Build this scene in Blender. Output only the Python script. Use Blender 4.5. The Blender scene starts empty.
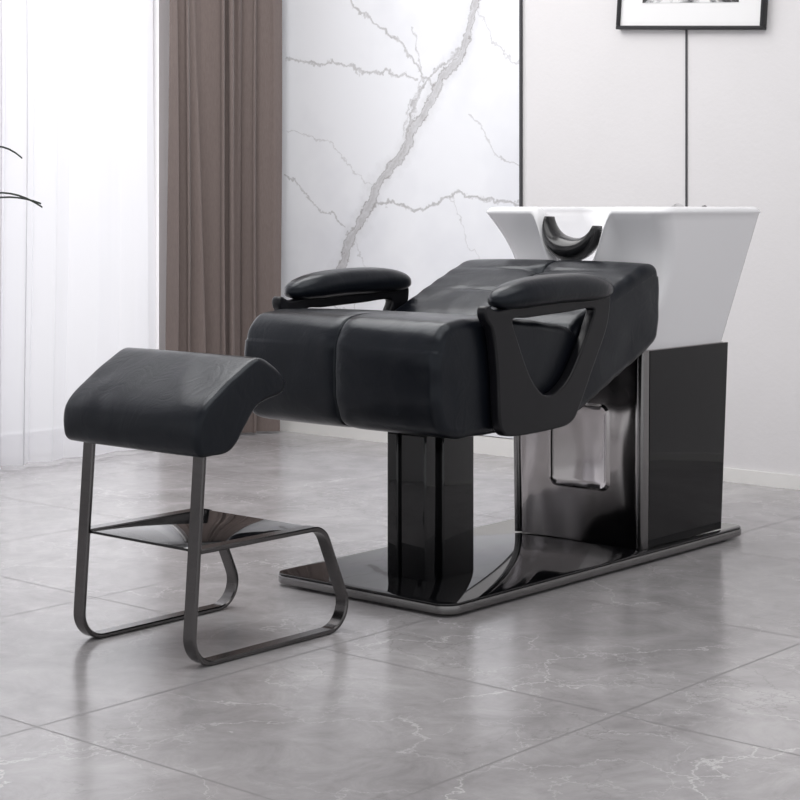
import bpy, bmesh, math, random
from mathutils import Vector, Matrix
random.seed(4)
sc = bpy.context.scene
try:
    sc.view_settings.view_transform = 'Standard'
    sc.view_settings.look = 'None'
except Exception: pass

# ------------------------------------------------------------ helpers
def mat_new(name):
    m = bpy.data.materials.new(name); m.use_nodes = True
    nt = m.node_tree
    b = nt.nodes['Principled BSDF']
    return m, nt, b
def simple(name, col, rough=.5, metal=0., coat=0., spec=.5):
    m, nt, b = mat_new(name)
    b.inputs['Base Color'].default_value = (*col, 1)
    b.inputs['Roughness'].default_value = rough
    b.inputs['Metallic'].default_value = metal
    b.inputs['Coat Weight'].default_value = coat
    b.inputs['Coat Roughness'].default_value = .04
    b.inputs['Specular IOR Level'].default_value = spec
    return m
def N(nt, t, **k):
    n = nt.nodes.new(t)
    for a, v in k.items(): setattr(n, a, v)
    return n
def math_n(nt, op, a, b=None, c=None, clamp=False):
    n = nt.nodes.new('ShaderNodeMath'); n.operation = op; n.use_clamp = clamp
    for i, v in enumerate((a, b, c)):
        if v is None: continue
        if isinstance(v, (int, float)): n.inputs[i].default_value = v
        else: nt.links.new(v, n.inputs[i])
    return n.outputs[0]
def vmath(nt, op, a, b=None, s=None):
    n = nt.nodes.new('ShaderNodeVectorMath'); n.operation = op
    for i, v in enumerate((a, b)):
        if v is None: continue
        if isinstance(v, (tuple, Vector)): n.inputs[i].default_value = tuple(v)
        else: nt.links.new(v, n.inputs[i])
    if s is not None:
        if isinstance(s, (int, float)): n.inputs['Scale'].default_value = s
        else: nt.links.new(s, n.inputs['Scale'])
    return n.outputs['Value'] if op in ('LENGTH', 'DOT_PRODUCT', 'DISTANCE') else n.outputs[0]
def mixc(nt, fac, a, b):
    n = nt.nodes.new('ShaderNodeMix'); n.data_type = 'RGBA'
    for i, v in ((0, fac), (6, a), (7, b)):
        if isinstance(v, (int, float)): n.inputs[i].default_value = v
        elif isinstance(v, tuple): n.inputs[i].default_value = (*v, 1) if len(v) == 3 else v
        else: nt.links.new(v, n.inputs[i])
    return n.outputs[2]
def noise(nt, vec, scale, detail=4, rough=.5, dist=0):
    n = nt.nodes.new('ShaderNodeTexNoise')
    n.inputs['Scale'].default_value = scale; n.inputs['Detail'].default_value = detail
    n.inputs['Roughness'].default_value = rough; n.inputs['Distortion'].default_value = dist
    nt.links.new(vec, n.inputs['Vector']); return n
def bump(nt, b, h, strength, dist):
    n = nt.nodes.new('ShaderNodeBump'); n.inputs['Strength'].default_value = strength
    n.inputs['Distance'].default_value = dist
    nt.links.new(h, n.inputs['Height']); nt.links.new(n.outputs[0], b.inputs['Normal']); return n
def ramp(nt, f, stops):
    n = nt.nodes.new('ShaderNodeValToRGB'); e = n.color_ramp.elements
    while len(e) < len(stops): e.new(.5)
    for i, (p, c) in enumerate(stops):
        e[i].position = p; e[i].color = (*c, 1)
    nt.links.new(f, n.inputs[0]); return n.outputs[0]
def coord(nt): return nt.nodes.new('ShaderNodeTexCoord').outputs['Object']

def empty(name, loc=(0, 0, 0)):
    o = bpy.data.objects.new(name, None); sc.collection.objects.link(o); o.location = loc
    o.empty_display_size = .1
    return o
def finish(name, bm, mat, parent=None, smooth=True, angle=None):
    bmesh.ops.recalc_face_normals(bm, faces=bm.faces)
    me = bpy.data.meshes.new(name); bm.to_mesh(me); bm.free()
    if smooth:
        for p in me.polygons: p.use_smooth = True
        if angle is not None:
            try: me.set_sharp_from_angle(angle=math.radians(angle))
            except Exception: pass
    o = bpy.data.objects.new(name, me); sc.collection.objects.link(o)
    if mat: me.materials.append(mat)
    if parent: o.parent = parent
    return o
def box(name, x0, x1, y0, y1, z0, z1, mat, parent=None, bev=0, seg=3):
    bm = bmesh.new(); bmesh.ops.create_cube(bm, size=1)
    for v in bm.verts:
        v.co = Vector(((x0+x1)/2+v.co.x*(x1-x0), (y0+y1)/2+v.co.y*(y1-y0), (z0+z1)/2+v.co.z*(z1-z0)))
    if bev: bmesh.ops.bevel(bm, geom=bm.edges[:], offset=bev, segments=seg, affect='EDGES', profile=.5)
    return finish(name, bm, mat, parent, smooth=bool(bev), angle=35)
def catmull(pts, n, closed=True):
    m = len(pts); out = []
    P = [Vector(p) for p in pts]
    segs = m if closed else m-1
    for i in range(segs):
        if closed: a, b, c, d = P[(i-1) % m], P[i], P[(i+1) % m], P[(i+2) % m]
        else: a, b, c, d = P[max(i-1, 0)], P[i], P[i+1], P[min(i+2, m-1)]
        for k in range(n):
            t = k/n
            out.append(.5*((2*b)+(c-a)*t+(2*a-5*b+4*c-d)*t*t+(3*b-a-3*c+d)*t**3))
    if not closed: out.append(P[-1].copy())
    return out
def resample(pts, step):
    P = pts+[pts[0]]; L = [0]
    for i in range(len(P)-1): L.append(L[-1]+(P[i+1]-P[i]).length)
    n = int(L[-1]/step); out = []; j = 0
    for k in range(n):
        s = L[-1]*k/n
        while L[j+1] < s: j += 1
        f = (s-L[j])/max(1e-9, L[j+1]-L[j]); out.append(P[j].lerp(P[j+1], f))
    return out
def inward_normals(P):
    A = sum(P[i].x*P[(i+1) % len(P)].y-P[(i+1) % len(P)].x*P[i].y for i in range(len(P)))
    s = 1 if A > 0 else -1; out = []
    for i in range(len(P)):
        t = (P[(i+1) % len(P)]-P[i-1]).normalized()
        out.append(Vector((-t.y, t.x))*s)
    return out
def loft_x(name, prof, x0, x1, r, mat, parent, dip=None, dense=(), step=.008, xstep=.012):
    P = resample([Vector(p) for p in prof], step); Nn = inward_normals(P)
    rings = []
    K = 8
    for k in range(K):
        th = math.pi/2*k/K; rings.append((x0+r*(1-math.cos(th)), r*(1-math.sin(th))))
    xs = []; x = x0+r
    while x < x1-r: xs.append(x); x += xstep
    xs.append(x1-r)
    for d in dense: xs += [d+q for q in (-.009, -.006, -.004, -.002, 0, .002, .004, .006, .009)]
    xs = sorted(set(round(q, 5) for q in xs)); rings += [(q, 0) for q in xs]
    for k in range(K-1, -1, -1):
        th = math.pi/2*k/K; rings.append((x1-r*(1-math.cos(th)), r*(1-math.sin(th))))
    bm = bmesh.new(); R = []
    for (x, off) in rings:
        row = []
        for p, n in zip(P, Nn):
            o = off+(dip(x, p.x, p.y, n) if dip else 0)
            q = p+n*o; row.append(bm.verts.new((x, q.x, q.y)))
        R.append(row)
    m = len(P)
    for a, b in zip(R[:-1], R[1:]):
        for i in range(m): bm.faces.new((a[i], a[(i+1) % m], b[(i+1) % m], b[i]))
    bm.faces.new(R[0]); bm.faces.new(R[-1][::-1])
    return finish(name, bm, mat, parent, angle=60)
def fillet(pts, rs, n=10):
    out = []
    for i, p in enumerate(pts):
        p = Vector(p); r = rs[i]
        if r == 0 or i in (0, len(pts)-1): out.append(p); continue
        a = (Vector(pts[i-1])-p).normalized(); b = (Vector(pts[i+1])-p).normalized()
        ang = a.angle(b); d = r/math.tan(ang/2)
        s = p+a*d; e = p+b*d; c = p+(a+b).normalized()*(r/math.sin(ang/2))
        a0 = math.atan2(s.y-c.y, s.x-c.x); a1 = math.atan2(e.y-c.y, e.x-c.x)
        da = a1-a0
        while da > math.pi: da -= 2*math.pi
        while da < -math.pi: da += 2*math.pi
        for k in range(n+1):
            t = a0+da*k/n; out.append(Vector((c.x+r*math.cos(t), c.y+r*math.sin(t))))
    return out
def strip(name, path, x0, x1, th, mat, parent):
    bm = bmesh.new(); rows = []
    for i, p in enumerate(path):
        a = path[max(i-1, 0)]; b = path[min(i+1, len(path)-1)]
        t = (b-a).normalized(); n = Vector((-t.y, t.x))*th/2
        e = .0025
        pts = [(x0+e, p+n), (x1-e, p+n), (x1, p+n*.5), (x1, p-n*.5), (x1-e, p-n), (x0+e, p-n), (x0, p-n*.5), (x0, p+n*.5)]
        rows.append([bm.verts.new((x, q.x, q.y)) for x, q in pts])
    for a, b in zip(rows[:-1], rows[1:]):
        for i in range(8): bm.faces.new((a[i], a[(i+1) % 8], b[(i+1) % 8], b[i]))
    bm.faces.new(rows[0]); bm.faces.new(rows[-1][::-1])
    return finish(name, bm, mat, parent, angle=40)
def rrect(x0, x1, y0, y1, r, n=8):
    out = []
    for cx, cy, a in ((x1-r, y0+r, -90), (x1-r, y1-r, 0), (x0+r, y1-r, 90), (x0+r, y0+r, 180)):
        for k in range(n+1):
            t = math.radians(a+90*k/n); out.append((cx+r*math.cos(t), cy+r*math.sin(t)))
    return out
def prism(name, outline, z0, z1, mat, parent, bev=.003, top=None):
    bm = bmesh.new(); top = top or outline
    def ins(o, d):
        P = [Vector(p) for p in o]; nn = inward_normals(P); return [p+n*d for p, n in zip(P, nn)]
    rows = [[bm.verts.new((*p, z)) for p in ins(o, d)] for o, z, d in
            ((outline, z0, bev), (outline, z0+bev*.3, bev*.3), (outline, z0+bev, 0), (top, z1-bev, 0), (top, z1-bev*.3, bev*.3), (top, z1, bev))]
    m = len(outline)
    for a, b in zip(rows[:-1], rows[1:]):
        for i in range(m): bm.faces.new((a[i], a[(i+1) % m], b[(i+1) % m], b[i]))
    bm.faces.new(rows[0][::-1]); bm.faces.new(rows[-1])
    return finish(name, bm, mat, parent, angle=35)
def plate_yz(name, outer, holes, xc, thick, bev, mat, parent):
    cu = bpy.data.curves.new(name+'_c', 'CURVE'); cu.dimensions = '2D'; cu.fill_mode = 'BOTH'
    for pts in [outer]+holes:
        s = cu.splines.new('POLY'); s.points.add(len(pts)-1); s.use_cyclic_u = True
        for i, p in enumerate(pts): s.points[i].co = (p[0], p[1], 0, 1)
    cu.extrude = thick/2-bev; cu.bevel_depth = bev; cu.bevel_resolution = 3
    o = bpy.data.objects.new(name+'_c', cu); sc.collection.objects.link(o)
    bpy.context.view_layer.update()
    me = bpy.data.meshes.new_from_object(o.evaluated_get(bpy.context.evaluated_depsgraph_get()))
    bpy.data.objects.remove(o); me.name = name
    for v in me.vertices:
        a, b, c = v.co; v.co = (xc+c, a, b)
    me.materials.clear(); me.materials.append(mat)
    for p in me.polygons: p.use_smooth = True; p.material_index = 0
    try: me.set_sharp_from_angle(angle=math.radians(35))
    except Exception: pass
    ob = bpy.data.objects.new(name, me); sc.collection.objects.link(ob); ob.parent = parent
    return ob
def tube(name, pts, rad, mat, parent, n=12, taper=None, flat=1.0):
    bm = bmesh.new(); rows = []
    up = Vector((0, 0, 1))
    for i, p in enumerate(pts):
        t = (pts[min(i+1, len(pts)-1)]-pts[max(i-1, 0)]).normalized()
        a = t.cross(up)
        if a.length < 1e-3: a = Vector((1, 0, 0))
        a.normalize(); b = t.cross(a).normalized()
        r = rad*(taper(i/(len(pts)-1)) if taper else 1)
        rows.append([bm.verts.new(p+a*r*math.cos(2*math.pi*k/n)+b*r*flat*math.sin(2*math.pi*k/n)) for k in range(n)])
    for a, b in zip(rows[:-1], rows[1:]):
        for k in range(n): bm.faces.new((a[k], a[(k+1) % n], b[(k+1) % n], b[k]))
    bm.faces.new(rows[0][::-1]); bm.faces.new(rows[-1])
    return finish(name, bm, mat, parent)

# ------------------------------------------------------------ materials
def leather():
    m, nt, b = mat_new('black_leather')
    c = coord(nt)
    b.inputs['Base Color'].default_value = (.004, .005, .008, 1)
    b.inputs['Roughness'].default_value = .29
    b.inputs['Specular IOR Level'].default_value = .30
    b.inputs['Specular Tint'].default_value = (.88, .94, 1, 1)
    vo = N(nt, 'ShaderNodeTexVoronoi'); vo.inputs['Scale'].default_value = 420
    nt.links.new(c, vo.inputs['Vector'])
    n1 = noise(nt, c, 5.5, 1, .4, .5)
    n2 = noise(nt, c, 13, 2, .5, 1.6)
    rd = math_n(nt, 'ABSOLUTE', math_n(nt, 'SUBTRACT', n2.outputs[0], .5))
    h = math_n(nt, 'ADD', math_n(nt, 'MULTIPLY', vo.outputs['Distance'], .012), math_n(nt, 'MULTIPLY', n1.outputs[0], 1.1))
    h = math_n(nt, 'ADD', h, math_n(nt, 'MULTIPLY', rd, .15))
    bump(nt, b, h, .42, .02)
    return m
LEATHER = leather()
GLOSS = simple('black_lacquer', (.004, .004, .005), .04, 0, 0, .5)
PANEL = simple('black_panel_gloss', (.004, .004, .005), .06, 0, 0, .26)
SATIN = simple('black_satin', (.006, .006, .008), .3, spec=.3)
RUBBER = simple('black_gel', (.010, .010, .011), .2)
CERAMIC = simple('white_ceramic', (.82, .82, .84), .10, 0, 0, .5)
CHROME = simple('chrome', (.8, .8, .8), .1, 1)
def brushed(name, col, rough, sc_=(4, 4, 300)):
    m, nt, b = mat_new(name)
    b.inputs['Metallic'].default_value = 1
    mp = N(nt, 'ShaderNodeMapping'); mp.inputs['Scale'].default_value = sc_
    nt.links.new(coord(nt), mp.inputs[0])
    n = noise(nt, mp.outputs[0], 3, 3)
    nt.links.new(mixc(nt, n.outputs[0], tuple(q*.75 for q in col), tuple(q*1.25 for q in col)), b.inputs['Base Color'])
    b.inputs['Roughness'].default_value = rough
    return m
GUN = brushed('gunmetal', (.125, .12, .12), .2)
STEEL = brushed('brushed_dark_steel', (.22, .215, .215), .26, (3, 3, 200))
def smoky():
    m, nt, b = mat_new('smoked_mirror')
    b.inputs['Metallic'].default_value = 1; b.inputs['Base Color'].default_value = (.38, .36, .36, 1)
    b.inputs['Roughness'].default_value = .12
    mp = N(nt, 'ShaderNodeMapping'); mp.inputs['Scale'].default_value = (6, 3, 1.4)
    nt.links.new(coord(nt), mp.inputs[0])
    n = noise(nt, mp.outputs[0], 1.3, 1, .5, .3); bump(nt, b, n.outputs[0], .28, .05)
    return m
SMOKY = smoky()

def floor_mat():
    m, nt, b = mat_new('marble_tile'); c = coord(nt)
    big = noise(nt, c, 1.5, 7, .65, 1.0); fine = noise(nt, c, 7, 8, .72, .8)
    f = math_n(nt, 'ADD', math_n(nt, 'MULTIPLY', big.outputs[0], .55), math_n(nt, 'MULTIPLY', fine.outputs[0], .45))
    col = ramp(nt, f, [(.36, (.265, .253, .257)), (.5, (.355, .342, .347)), (.64, (.45, .437, .442))])
    nz = noise(nt, c, 2.2, 7, .62, 0)
    wv = vmath(nt, 'ADD', c, vmath(nt, 'SCALE', nz.outputs[1], None, .6))
    def veins(scale, width, thr, sc2):
        vo = N(nt, 'ShaderNodeTexVoronoi'); vo.feature = 'DISTANCE_TO_EDGE'; vo.inputs['Scale'].default_value = scale
        nt.links.new(wv, vo.inputs['Vector'])
        v = math_n(nt, 'SUBTRACT', 1, math_n(nt, 'DIVIDE', vo.outputs['Distance'], width), clamp=True)
        msk = noise(nt, c, sc2, 2); mk = math_n(nt, 'MULTIPLY', math_n(nt, 'SUBTRACT', msk.outputs[0], thr, clamp=True), 6, clamp=True)
        return math_n(nt, 'MULTIPLY', v, mk)
    col = mixc(nt, math_n(nt, 'MULTIPLY', veins(2.1, .011, .42, 2.5), .5), col, (.72, .71, .71))
    col = mixc(nt, math_n(nt, 'MULTIPLY', veins(4.3, .016, .42, 1.7), .35), col, (.66, .65, .65))
    col = mixc(nt, math_n(nt, 'MULTIPLY', veins(3.7, .016, .46, 1.7), .4), col, (.18, .17, .17))
    sx = N(nt, 'ShaderNodeSeparateXYZ'); nt.links.new(c, sx.inputs[0])
    def line(o, off):
        q = math_n(nt, 'FRACT', math_n(nt, 'DIVIDE', math_n(nt, 'ADD', o, off+80), .8))
        d = math_n(nt, 'MULTIPLY', math_n(nt, 'MINIMUM', q, math_n(nt, 'SUBTRACT', 1, q)), .8)
        return math_n(nt, 'LESS_THAN', d, .0024)
    g = math_n(nt, 'MAXIMUM', line(sx.outputs[0], .033), line(sx.outputs[1], .42))
    col = mixc(nt, math_n(nt, 'MULTIPLY', g, .75), col, (.12, .115, .115))
    nt.links.new(col, b.inputs['Base Color'])
    r = math_n(nt, 'ADD', math_n(nt, 'MULTIPLY', g, .3), math_n(nt, 'ADD', math_n(nt, 'MULTIPLY', fine.outputs[0], .12), .14))
    nt.links.new(r, b.inputs['Roughness'])
    b.inputs['Specular IOR Level'].default_value = .45
    bump(nt, b, fine.outputs[0], .03, .01)
    return m
def wall_mat():
    m, nt, b = mat_new('painted_plaster'); c = coord(nt)
    n = noise(nt, c, 60, 5, .6); n2 = noise(nt, c, 2, 3)
    nt.links.new(mixc(nt, n2.outputs[0], (.72, .705, .71), (.78, .765, .77)), b.inputs['Base Color'])
    b.inputs['Roughness'].default_value = .75; bump(nt, b, n.outputs[0], .25, .003); return m
def marble_panel_mat():
    m, nt, b = mat_new('white_marble'); c = coord(nt)
    n1 = noise(nt, c, 5, 6, .65); n2 = noise(nt, c, 22, 4, .6); n3 = noise(nt, c, 1.6, 4, .6)
    cen = vmath(nt, 'SUBTRACT', n1.outputs[1], (.5, .5, .5)); cen2 = vmath(nt, 'SUBTRACT', n2.outputs[1], (.5, .5, .5))
    p = vmath(nt, 'ADD', c, vmath(nt, 'ADD', vmath(nt, 'SCALE', cen, None, .15), vmath(nt, 'SCALE', cen2, None, .05)))
    p = vmath(nt, 'MULTIPLY', p, (1, 0, 1))
    lines = [
     (.026, .75, [(-1.62, 2.2), (-1.73, 1.847), (-1.823, 1.67), (-1.93, 1.53), (-2.01, 1.43), (-2.12, 1.286), (-2.262, 1.12), (-2.365, .97), (-2.464, .84), (-2.55, .70)]),
     (.010, .6, [(-1.74, 1.80), (-1.90, 1.62), (-2.06, 1.50), (-2.10, 1.36), (-2.2, 1.16)]),
     (.008, .55, [(-2.6, 2.1), (-2.435, 1.90), (-2.234, 1.735), (-2.092, 1.62), (-1.983, 1.49)]),
     (.008, .5, [(-2.84, 1.64), (-2.553, 1.64), (-2.29, 1.56), (-2.07, 1.56)]),
     (.006, .45, [(-2.84, 1.148), (-2.675, 1.013), (-2.464, .926)]),
     (.009, .6, [(-2.30, 1.03), (-2.065, 1.0), (-1.877, 1.054), (-1.516, 1.02)]),
     (.006, .4, [(-1.77, 1.36), (-1.62, 1.195), (-1.50, 1.17)]),
     (.006, .4, [(-2.08, 1.75), (-2.05, 1.55), (-2.15, 1.30)]),
     (.005, .4, [(-2.7, .62), (-2.3, .5), (-1.9, .42)]),
     (.005, .35, [(-1.73, 1.8), (-1.6, 1.62), (-1.5, 1.55)]),
     (.005, .3, [(-2.84, 1.35), (-2.55, 1.28), (-2.3, 1.08)]),
     (.004, .3, [(-2.42, .92), (-2.38, .7), (-2.45, .5), (-2.4, .3)]),
     (.004, .3, [(-1.90, 1.05), (-1.8, .85), (-1.6, .7)]),
    ]
    tot = None
    for w, amt, pts in lines:
        mn = None
        for a, q in zip(pts[:-1], pts[1:]):
            A = Vector((a[0], 0, a[1])); B = Vector((q[0], 0, q[1])); BA = B-A
            pa = vmath(nt, 'SUBTRACT', p, A)
            h = math_n(nt, 'MULTIPLY', vmath(nt, 'DOT_PRODUCT', pa, BA), 1/BA.length_squared, clamp=True)
            s = nt.nodes.new('ShaderNodeVectorMath'); s.operation = 'SCALE'; s.inputs[0].default_value = BA
            nt.links.new(h, s.inputs['Scale'])
            d = vmath(nt, 'LENGTH', vmath(nt, 'SUBTRACT', pa, s.outputs[0]))
            mn = d if mn is None else math_n(nt, 'MINIMUM', mn, d)
        core = math_n(nt, 'SUBTRACT', 1, math_n(nt, 'DIVIDE', mn, w), clamp=True)
        if w > .02:
            edge = math_n(nt, 'SUBTRACT', 1, math_n(nt, 'ABSOLUTE', math_n(nt, 'DIVIDE', math_n(nt, 'SUBTRACT', mn, .018), .008)), clamp=True)
            core = math_n(nt, 'MAXIMUM', math_n(nt, 'MULTIPLY', math_n(nt, 'POWER', core, .4), .5), math_n(nt, 'MULTIPLY', edge, amt))
            halo = math_n(nt, 'MULTIPLY', math_n(nt, 'SUBTRACT', 1, math_n(nt, 'DIVIDE', mn, .07), clamp=True), .35)
            core = math_n(nt, 'MAXIMUM', core, math_n(nt, 'MULTIPLY', halo, n2.outputs[0]))
        else: core = math_n(nt, 'MULTIPLY', math_n(nt, 'POWER', core, .6), amt)
        tot = core if tot is None else math_n(nt, 'MAXIMUM', tot, core)
    tot = math_n(nt, 'MULTIPLY', tot, math_n(nt, 'ADD', math_n(nt, 'MULTIPLY', n2.outputs[0], 1.2), .4), clamp=True)
    base = ramp(nt, n3.outputs[0], [(.35, (.76, .77, .81)), (.6, (.86, .87, .90))])
    nt.links.new(mixc(nt, tot, base, (.23, .212, .205)), b.inputs['Base Color'])
    b.inputs['Roughness'].default_value = .25
    return m
def cloth(name, col, dark):
    m, nt, b = mat_new(name)
    mp = N(nt, 'ShaderNodeMapping'); mp.inputs['Scale'].default_value = (250, 250, 40)
    nt.links.new(coord(nt), mp.inputs[0]); n = noise(nt, mp.outputs[0], 1, 3)
    nt.links.new(mixc(nt, n.outputs[0], dark, col), b.inputs['Base Color'])
    b.inputs['Roughness'].default_value = .85; b.inputs['Sheen Weight'].default_value = .15
    bump(nt, b, n.outputs[0], .2, .002); return m
def sheer_mat():
    m, nt, b = mat_new('sheer_voile')
    nt.nodes.remove(b); out = nt.nodes['Material Output']
    tr = N(nt, 'ShaderNodeBsdfTransparent'); tl = N(nt, 'ShaderNodeBsdfTranslucent'); df = N(nt, 'ShaderNodeBsdfDiffuse')
    tl.inputs[0].default_value = (.60, .595, .62, 1); df.inputs[0].default_value = (.84, .835, .86, 1)
    m1 = N(nt, 'ShaderNodeMixShader'); m1.inputs[0].default_value = .66
    nt.links.new(tl.outputs[0], m1.inputs[1]); nt.links.new(df.outputs[0], m1.inputs[2])
    m2 = N(nt, 'ShaderNodeMixShader'); m2.inputs[0].default_value = .88
    nt.links.new(tr.outputs[0], m2.inputs[1]); nt.links.new(m1.outputs[0], m2.inputs[2])
    nt.links.new(m2.outputs[0], out.inputs[0]); return m

WALL = wall_mat(); FLOOR = floor_mat(); MARBLE = marble_panel_mat()
TRIM = simple('white_trim', (.80, .79, .77), .5)
CEIL = simple('ceiling_paint', (.85, .85, .85), .8)
DARKLINE = simple('dark_metal_trim', (.05, .05, .055), .4)

# ------------------------------------------------------------ room
YW = 2.33
box('floor', -3.2, 4.2, -4.2, YW+.1, -.1, 0, FLOOR)
box('wall_back', -3.2, 4.2, YW, YW+.15, 0, 2.9, WALL)
box('ceiling', -3.2, 4.2, -4.2, YW+.15, 2.9, 3.0, CEIL)
def multi(name, boxes, mat):
    bm = bmesh.new()
    for x0, x1, y0, y1, z0, z1 in boxes:
        r = bmesh.ops.create_cube(bm, size=1)
        for v in r['verts']:
            v.co = Vector(((x0+x1)/2+v.co.x*(x1-x0), (y0+y1)/2+v.co.y*(y1-y0), (z0+z1)/2+v.co.z*(z1-z0)))
    return finish(name, bm, mat, None, smooth=False)
WY0, WY1, WZ0, WZ1 = -1.9, 1.75, .03, 2.55
multi('wall_left', [(-3.2, -3.05, -4.2, WY0, 0, 2.9), (-3.2, -3.05, WY1, YW, 0, 2.9),
                    (-3.2, -3.05, WY0, WY1, 0, WZ0), (-3.2, -3.05, WY0, WY1, WZ1, 2.9)], WALL)
bars = []
n = 4
for i in range(n+1):
    y = WY0+(WY1-WY0)*i/n; bars.append((-3.16, -3.09, y-.03, y+.03, WZ0, WZ1))
for z in (WZ0+.03, WZ1-.03): bars.append((-3.16, -3.09, WY0, WY1, z-.03, z+.03))
multi('window_1', bars, simple('window_frame', (.45, .45, .47), .4))
box('marble_wall_panel', -3.04, -1.532, YW-.014, YW-.001, .075, 2.9, MARBLE)
box('baseboard_back', -3.04, -1.532, YW-.020, YW-.001, 0, .07, TRIM)
box('trim_1', -1.531, -1.524, YW-.015, YW-.001, 0, 2.9, DARKLINE)
box('trim_2', -.767, -.760, YW-.005, YW-.0005, 0, 2.9, DARKLINE)
box('baseboard_right', -1.522, 4.2, YW-.008, YW-.0005, 0, .05, TRIM)

pic = empty('framed_picture', (-.43, YW-.016, 1.640))
pic.rotation_euler = (0, math.radians(3.9), 0)
FR = simple('black_frame', (.01, .01, .012), .35); MATB = simple('white_mat_board', (.85, .85, .85), .6)
def pic_art():
    m, nt, b = mat_new('ink_art'); c = coord(nt)
    n = noise(nt, c, 6, 6, .6, 1.5)
    nt.links.new(ramp(nt, n.outputs[0], [(.42, (.03, .03, .03)), (.5, (.4, .4, .41)), (.56, (.82, .82, .82))]), b.inputs['Base Color']); return m
W, H = .632, .86
for nm, a in (('frame_bottom', (-W, 0, 0, .014)), ('frame_top', (-W, 0, H-.014, H)), ('frame_side_l', (-W, -W+.014, .014, H-.014)), ('frame_side_r', (-.014, 0, .014, H-.014))):
    box(nm, a[0], a[1], -.014, .014, a[2], a[3], FR, pic, .002)
box('mat_board', -W+.012, -.012, -.004, .010, .012, H-.012, MATB, pic)
box('art', -W+.11, -.11, -.006, -.003, .100, H-.12, pic_art(), pic)

def curtain(name, y0, y1, z0, z1, xc, amp, folds, mat, seed, flare=0.0, sharp=.7):
    rnd = random.Random(seed); ph = [rnd.uniform(0, 6.28) for _ in range(6)]
    bm = bmesh.new(); nu = int(folds*26); nv = 40; rows = []
    for j in range(nv+1):
        t = j/nv; z = z0+(z1-z0)*t; row = []
        for i in range(nu+1):
            u = i/nu
            uu = u+.3/folds*math.sin(7*u*math.pi+ph[0])+.16/folds*math.sin(17*u+ph[1]+t)
            a = uu*folds*2*math.pi
            A = amp*(.70+.40*math.sin(uu*11+ph[2]))*(1+flare*(1-t)**2)
            s = math.sin(a); s = math.copysign(abs(s)**sharp, s)
            x = xc+A*s+.012*math.sin(3*t+ph[3]+u*9)*(1-t)
            y = y0+(y1-y0)*u+.25*amp*math.sin(2*a)+.010*math.sin(5*t+u*13+ph[4])*(1-t)
            row.append(bm.verts.new((x, y, z)))
        rows.append(row)
    for a, b in zip(rows[:-1], rows[1:]):
        for i in range(nu): bm.faces.new((a[i], a[i+1], b[i+1], b[i]))
    return finish(name, bm, mat)
curtain('brown_curtain', 1.565, 2.25, .012, 2.75, -2.84, .062, 5.5, cloth('brown_drape', (.205, .163, .15), (.138, .108, .099)), 3, .1)
curtain('sheer_curtain', -2.1, 1.515, .012, 2.75, -2.82, .052, 22, sheer_mat(), 8, .35, .9)
tube('curtain_rod', [Vector((-2.83, y, 2.79)) for y in (-2.2, 0, 2.26)], .016, DARKLINE, None)

# ------------------------------------------------------------ platform, column
base = empty('base_platform')
prism('platform_glass', rrect(-.596, .010, -.016, 1.412, .045), .029, .0345, GLOSS, base, .002)
prism('platform_edge', rrect(-.598, .012, -.018, 1.414, .047), .008, .029, STEEL, base, .003)
prism('platform_feet', rrect(-.56, -.03, .02, 1.38, .03), 0, .010, SATIN, base, .002)
chair = empty('salon_shampoo_chair')
prism('column_outer', rrect(-.335, -.198, .215, .345, .006), .035, .43, GLOSS, chair, .001)
prism('column_inner', rrect(-.330, -.213, .160, .217, .006), .035, .43, GLOSS, chair, .001)
prism('column_rail', rrect(-.337, -.300, .150, .216, .005), .035, .43, GLOSS, chair, .001)
prism('seat_bracket', rrect(-.42, -.12, .10, .44, .03), .425, .458, SATIN, chair, .006)

XC = -.27
prof = catmull([(.05, .442), (-.04, .444), (-.098, .464), (-.123, .52), (-.127, .60), (-.121, .668), (-.090, .716), (-.028, .734), (.10, .733), (.25, .722),
   (.37, .706), (.43, .703), (.50, .728), (.62, .780), (.73, .825), (.80, .848), (.842, .845), (.860, .812), (.862, .74), (.857, .67), (.84, .63), (.79, .60), (.65, .54), (.50, .475), (.43, .452), (.36, .443), (.2, .441)], 8)
def g(d, w): return math.exp(-(d/w)**2)
def dip(x, y, z, n):
    o = 0
    top = n.y < -.1 or y < 0
    o += .0055*g(x-XC, .0030)+.0035*g(x-XC, .016)*(1 if top else 0)
    if n.y < -.3:
        o += .009*g(y-.435, .006)+.007*g(y-.435, .03)
        for yc in (.60, .735):
            o += .010*g(y-yc, .022)*g(x-XC, .035)+.005*g(y-yc, .008)*g(x-XC, .16)
    o += .005*abs((x-XC)/.33)**3*(1 if n.y < -.2 else 0)
    dd = abs(x-XC)
    o += .0010*math.sin(z*95+x*30)*math.exp(-dd/.05)*(1 if y < .05 else .5)
    o += .0010*math.sin(z*80+y*70+2)*math.exp(-abs(dd-.32)/.04)
    return o
loft_x('seat_and_back_cushion', prof, XC-.332, XC+.330, .026, LEATHER, chair, dip, dense=(XC,), step=.0045)
outer = catmull([(.065, .745), (.03, .757), (.028, .735), (.056, .70), (.074, .60), (.080, .50), (.093, .456), (.14, .443), (.30, .445), (.375, .455), (.41, .49), (.47, .585), (.53, .68), (.548, .74), (.545, .772), (.50, .772), (.30, .764), (.15, .754)], 6)
hole = catmull([(.125, .728), (.15, .66), (.195, .58), (.24, .535), (.28, .522), (.32, .53), (.37, .56), (.42, .62), (.465, .69), (.48, .742), (.35, .739), (.2, .733)], 6)
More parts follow.
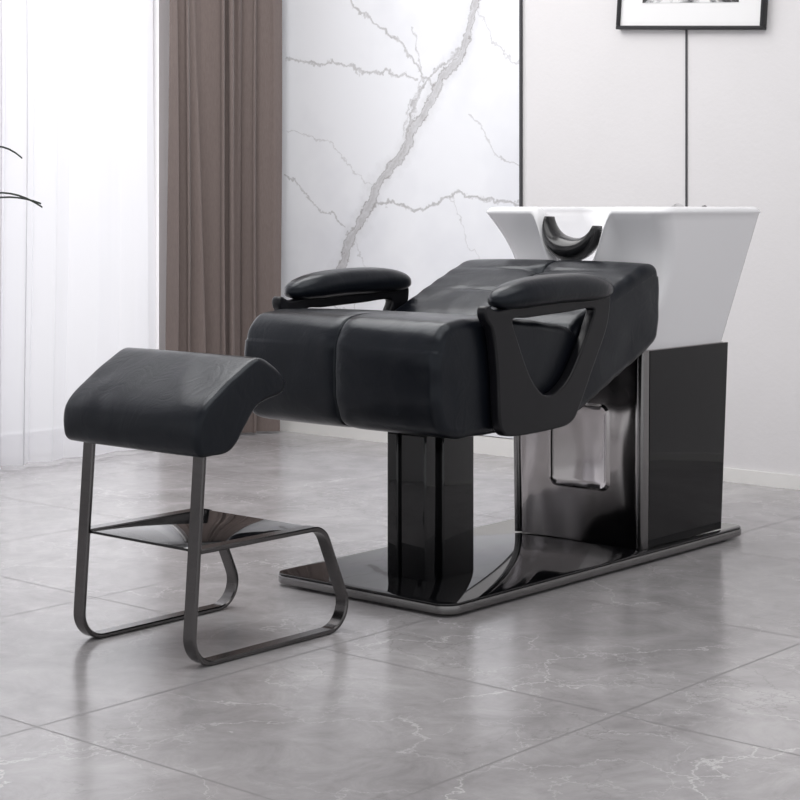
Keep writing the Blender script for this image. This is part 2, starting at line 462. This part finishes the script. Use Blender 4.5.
for sgn, nm in ((1, 'right'), (-1, 'left')):
    xp = XC+sgn*.350
    plate_yz('arm_frame_'+nm, outer, [hole], xp, .030, .006, SATIN, chair)
    bm = bmesh.new(); rows = []; M = 36; K = 24
    for i in range(M+1):
        t = i/M; y = .065+.50*t
        e = max(0.0, 1-abs(2*t-1)**3.6)**.5
        hw = .054*(.10+.90*e); hh = .042*(.06+.94*e)
        zc = .772+.012*math.sin(math.pi*t)+.012*t
        row = []
        for k in range(K):
            a = 2*math.pi*k/K; ca, sa = math.cos(a), math.sin(a)
            px = math.copysign(abs(ca)**.75, ca)*hw; pz = math.copysign(abs(sa)**.85, sa)*hh*(1 if sa > 0 else .8)
            row.append(bm.verts.new((xp+px, y, zc+pz)))
        rows.append(row)
    for a, b in zip(rows[:-1], rows[1:]):
        for k in range(K): bm.faces.new((a[k], a[(k+1) % K], b[(k+1) % K], b[k]))
    bm.faces.new(rows[0][::-1]); bm.faces.new(rows[-1])
    finish('arm_pad_'+nm, bm, LEATHER, chair)

# ------------------------------------------------------------ basin unit
basin = empty('shampoo_basin')
PX0, PX1, PY0, PY1 = -.455, -.024, .878, 1.312
prism('pedestal_body', rrect(PX0, PX1, PY0, PY1, .02), .035, .597, SMOKY, basin, .002,
      top=rrect(PX0-.006, PX1+.006, PY0-.004, PY1+.028, .02))
for nm, xa, xb, d in (('side_panel_right', PX1-.005, PX1+.006, .006), ('side_panel_left', PX0-.006, PX0+.005, -.006)):
    prism(nm, [(xa, PY0+.035), (xb, PY0+.035), (xb, PY1), (xa, PY1)], .035, .595, PANEL, basin, .001,
          top=[(xa+d, PY0+.035), (xb+d, PY0+.035), (xb+d, PY1+.030), (xa+d, PY1+.030)])
for nm, xx in (('corner_post_right', PX1), ('corner_post_left', PX0)):
    s = 1 if xx == PX1 else -1
    o1 = rrect(xx-.012, xx+.009, PY0-.005, PY0+.034, .008) ; o2 = [(a+s*.006, b-.004) for a, b in o1]
    prism(nm, o1, .035, .597, STEEL, basin, .001, top=o2)
ring_o = rrect(-.342, -.122, .185, .44, .03); ring_i = rrect(-.322, -.142, .205, .42, .018); ring_m = rrect(-.332, -.132, .195, .43, .024)
bm = bmesh.new()
R = [[bm.verts.new((x, PY0+dy, z)) for x, z in o] for o, dy in ((ring_o, .001), (ring_m, -.010), (ring_i, -.004))]
for a, b in zip(R[:-1], R[1:]):
    for i in range(len(a)): bm.faces.new((a[i], a[(i+1) % len(a)], b[(i+1) % len(a)], b[i]))
bm.faces.new(R[-1])
finish('access_panel', bm, SMOKY, basin, angle=50)

def smooth(a, b, x):
    t = min(1, max(0, (x-a)/(b-a))); return t*t*(3-2*t)
def rr_dense(x0, x1, y0, y1, r, n=280):
    P = [Vector(p) for p in rrect(x0, x1, y0, y1, r, 14)]
    A = P.index(min(P, key=lambda p: (p-Vector((x1-r, y0))).length))
    P = P[A:]+P[:A]; P = [Vector(((x0+x1)/2, y0))]+P
    L = [0]; Q = P+[P[0]]
    for i in range(len(P)): L.append(L[-1]+(Q[i+1]-Q[i]).length)
    out = []; j = 0
    for k in range(n):
        s = L[-1]*k/n
        while L[j+1] < s: j += 1
        out.append(Q[j].lerp(Q[j+1], (s-L[j])/max(1e-9, L[j+1]-L[j])))
    return out
Z0, Z1 = .597, 1.004
TX0, TX1, TY0, TY1 = -.602, .047, .890, 1.462
bm = bmesh.new(); rows = []
top_o = rr_dense(TX0, TX1, TY0, TY1, .05)
n = len(top_o)
hnotch = []
for p in top_o:
    d = abs(p.x-XC); w = 1-smooth(.060, .145, d)
    hnotch.append(Z1-.165*w*(1 if p.y < 1.1 else 0))
def ring(x0, x1, y0, y1, r, t, inner=False, zb=.80):
    pts = rr_dense(x0, x1, y0, y1, r)
    row = []
    for p, h in zip(pts, hnotch):
        if inner is False: z = Z0+(h-Z0)*t
        elif inner is None: z = h-t
        else: z = zb+(h-zb)*t
        row.append(bm.verts.new((p.x, p.y, z)))
    rows.append(row)
NS = 20
for i in range(NS+1):
    t = i/NS; f2 = t**1.0
    x0 = PX0-.004+(TX0-(PX0-.004))*t**1.3; x1 = PX1+.004+(TX1-(PX1+.004))*f2
    y0 = PY0-.002+(TY0-PY0)*t+.065*math.sin(math.pi*t**1.3)**1.0
    y1 = PY1+.026+(TY1-PY1-.026)*f2
    ring(x0, x1, y0, y1, .03+.02*t, t*.945)
RR = .018
for k in range(0, 11):
    a = math.pi*k/10
    d = RR*(1-math.cos(a))*1.15-.004
    ring(TX0+d, TX1-d, TY0+d, TY1-d, .05, RR*(1-math.sin(a)), None)
for q in (.9, .75, .55, .35, .15, .04):
    d = (1-q)*.09+.040
    ring(TX0+d, TX1-d, TY0+d+.04*(1-q), TY1-d, .06, q, True, .78)
ring(-.40, -.14, 1.09, 1.27, .06, 0, True, .775)
for a, b in zip(rows[:-1], rows[1:]):
    for i in range(n): bm.faces.new((a[i], a[(i+1) % n], b[(i+1) % n], b[i]))
bm.faces.new(rows[0][::-1]); bm.faces.new(rows[-1])
finish('bowl', bm, CERAMIC, basin, angle=70)
bm = bmesh.new(); rows = []; NP = 32
for i in range(NP+1):
    t = i/NP; a0 = math.radians(170+182*t)
    c0 = Vector((XC, .900, .960)); rd = Vector((math.cos(a0), 0, math.sin(a0)))
    p = c0+rd*(.086-.004*math.sin(math.pi*t)); th = .008+.028*math.sin(math.pi*t)**1.2
    row = []
    for k in range(20):
        a = 2*math.pi*k/20
        row.append(bm.verts.new(p+rd*th*math.cos(a)+Vector((0, 1, 0))*((.024+.030*math.sin(math.pi*t))*math.sin(a))))
    rows.append(row)
for a, b in zip(rows[:-1], rows[1:]):
    for k in range(20): bm.faces.new((a[k], a[(k+1) % 20], b[(k+1) % 20], b[k]))
bm.faces.new(rows[0]); bm.faces.new(rows[-1][::-1])
finish('neck_rest', bm, RUBBER, basin)
tube('faucet', [Vector(p) for p in catmull([(-.20, 1.40, .95), (-.20, 1.39, .995), (-.20, 1.35, 1.003), (-.20, 1.30, .978)], 6, False)], .010, CHROME, basin)
tube('spray_hose_head', [Vector((-.12, 1.410, .93)), Vector((-.12, 1.40, .983)), Vector((-.12, 1.38, .999))], .012, SATIN, basin)

# ------------------------------------------------------------ footstool
stool = empty('footstool', (.02, -.02, 0))
SX0, SX1 = -.535, -.125
path = fillet([(-.688, .51), (-.726, .006), (-.203, .006), (-.312, .254), (-.706, .254)], [0, .060, .060, .055, 0])
strip('leg_loop_right', path, SX1-.036, SX1, .011, GUN, stool)
strip('leg_loop_left', path, SX0, SX0+.036, .011, GUN, stool)
prism('shelf', [(SX0+.032, -.704), (SX1-.032, -.704), (SX1-.032, -.335), (SX0+.032, -.335)], .250, .256, GLOSS, stool, .001)
sp = catmull([(-.70, .463), (-.740, .466), (-.755, .492), (-.752, .545), (-.712, .587), (-.64, .635), (-.585, .665), (-.555, .668), (-.522, .652), (-.492, .628), (-.480, .604), (-.495, .582), (-.535, .573), (-.575, .555), (-.605, .520), (-.63, .486), (-.66, .467)], 8)
def sdip(x, y, z, n): return .002*abs((x+.32)/.24)**4+.0007*math.sin(y*60+z*40)*math.exp(-(abs(abs(x+.315)-.23))/.05)
loft_x('cushion', sp, -.541, -.083, .013, LEATHER, stool, sdip, step=.005)

# ------------------------------------------------------------ plant
plant = empty('potted_palm', (-2.21, -.037, 0))
LEAF = simple('palm_leaf', (.02, .035, .02), .45); POT = simple('grey_pot', (.25, .25, .26), .5); SOIL = simple('soil', (.03, .02, .015), .9)
bm = bmesh.new(); rows = []
for z, r in ((0, .10), (.01, .105), (.30, .15), (.31, .152), (.31, .14), (.27, .135)):
    rows.append([bm.verts.new((r*math.cos(2*math.pi*k/32), r*math.sin(2*math.pi*k/32), z)) for k in range(32)])
for a, b in zip(rows[:-1], rows[1:]):
    for k in range(32): bm.faces.new((a[k], a[(k+1) % 32], b[(k+1) % 32], b[k]))
bm.faces.new(rows[0]); finish('pot', bm, POT, plant, angle=40)
bm = bmesh.new(); bmesh.ops.create_circle(bm, cap_ends=True, segments=32, radius=.137)
for v in bm.verts: v.co.z = .285
finish('soil', bm, SOIL, plant)
tube('trunk', [Vector((0, 0, .28)), Vector((.01, 0, .6)), Vector((0, .0, .93))], .018, simple('bark', (.1, .07, .05), .8), plant)
bm = bmesh.new()
rnd = random.Random(11)
def leaf(a, L, rise, droop, z=.9, w=.013):
    d = Vector((math.cos(a), math.sin(a), 0)); s = Vector((-d.y, d.x, 0)); prev = None
    for i in range(17):
        t = i/16; p = d*L*t+Vector((0, 0, z+rise*math.sin(t*math.pi*.6)-droop*t*t))
        ww = w*math.sin(math.pi*min(.98, t*.9+.12))**.7
        q = (bm.verts.new(p-s*ww), bm.verts.new(p+Vector((0, 0, -.006))), bm.verts.new(p+s*ww))
        if prev:
            bm.faces.new((prev[0], prev[1], q[1], q[0])); bm.faces.new((prev[1], prev[2], q[2], q[1]))
        prev = q
leaf(.71, .415, .20, .085); leaf(.60, .36, .34, .06); leaf(.80, .405, .16, .035)
for i in range(16): leaf(1.75+i*.27, rnd.uniform(.30, .40), rnd.uniform(.15, .42), rnd.uniform(.0, .3), rnd.uniform(.85, .92))
finish('leaves', bm, LEAF, plant)

# ------------------------------------------------------------ lights
w = bpy.data.worlds.new('sky'); sc.world = w; w.use_nodes = True
bg = w.node_tree.nodes['Background']; bg.inputs[0].default_value = (.975, .98, 1, 1); bg.inputs[1].default_value = .82
def area(name, loc, rot, sx, sy, power, col=(1, 1, 1)):
    l = bpy.data.lights.new(name, 'AREA'); l.shape = 'RECTANGLE'; l.size = sx; l.size_y = sy; l.energy = power; l.color = col
    o = bpy.data.objects.new(name, l); sc.collection.objects.link(o); o.location = loc; o.rotation_euler = rot; return o
area('daylight_window', (-3.6, 0, 1.5), (0, math.radians(-90), 0), 2.8, 4.4, 88, (.98, .985, 1))
area('ceiling_softbox', (.6, -.2, 2.86), (0, 0, 0), 2.4, 2.6, 45, (1, .99, .98))
area('ceiling_softbox_2', (-1.7, .5, 2.86), (0, 0, 0), 1.4, 2.6, 54, (1, .99, .985))

# ------------------------------------------------------------ camera
cd = bpy.data.cameras.new('camera'); cd.sensor_width = 36; cd.lens = 79.3; cd.shift_y = -.24; cd.clip_end = 50
co = bpy.data.objects.new('camera', cd); sc.collection.objects.link(co)
co.location = (2.717, -3.3325, 1.0); co.rotation_euler = (math.radians(90), 0, math.atan2(.6537, .7568))
sc.camera = co
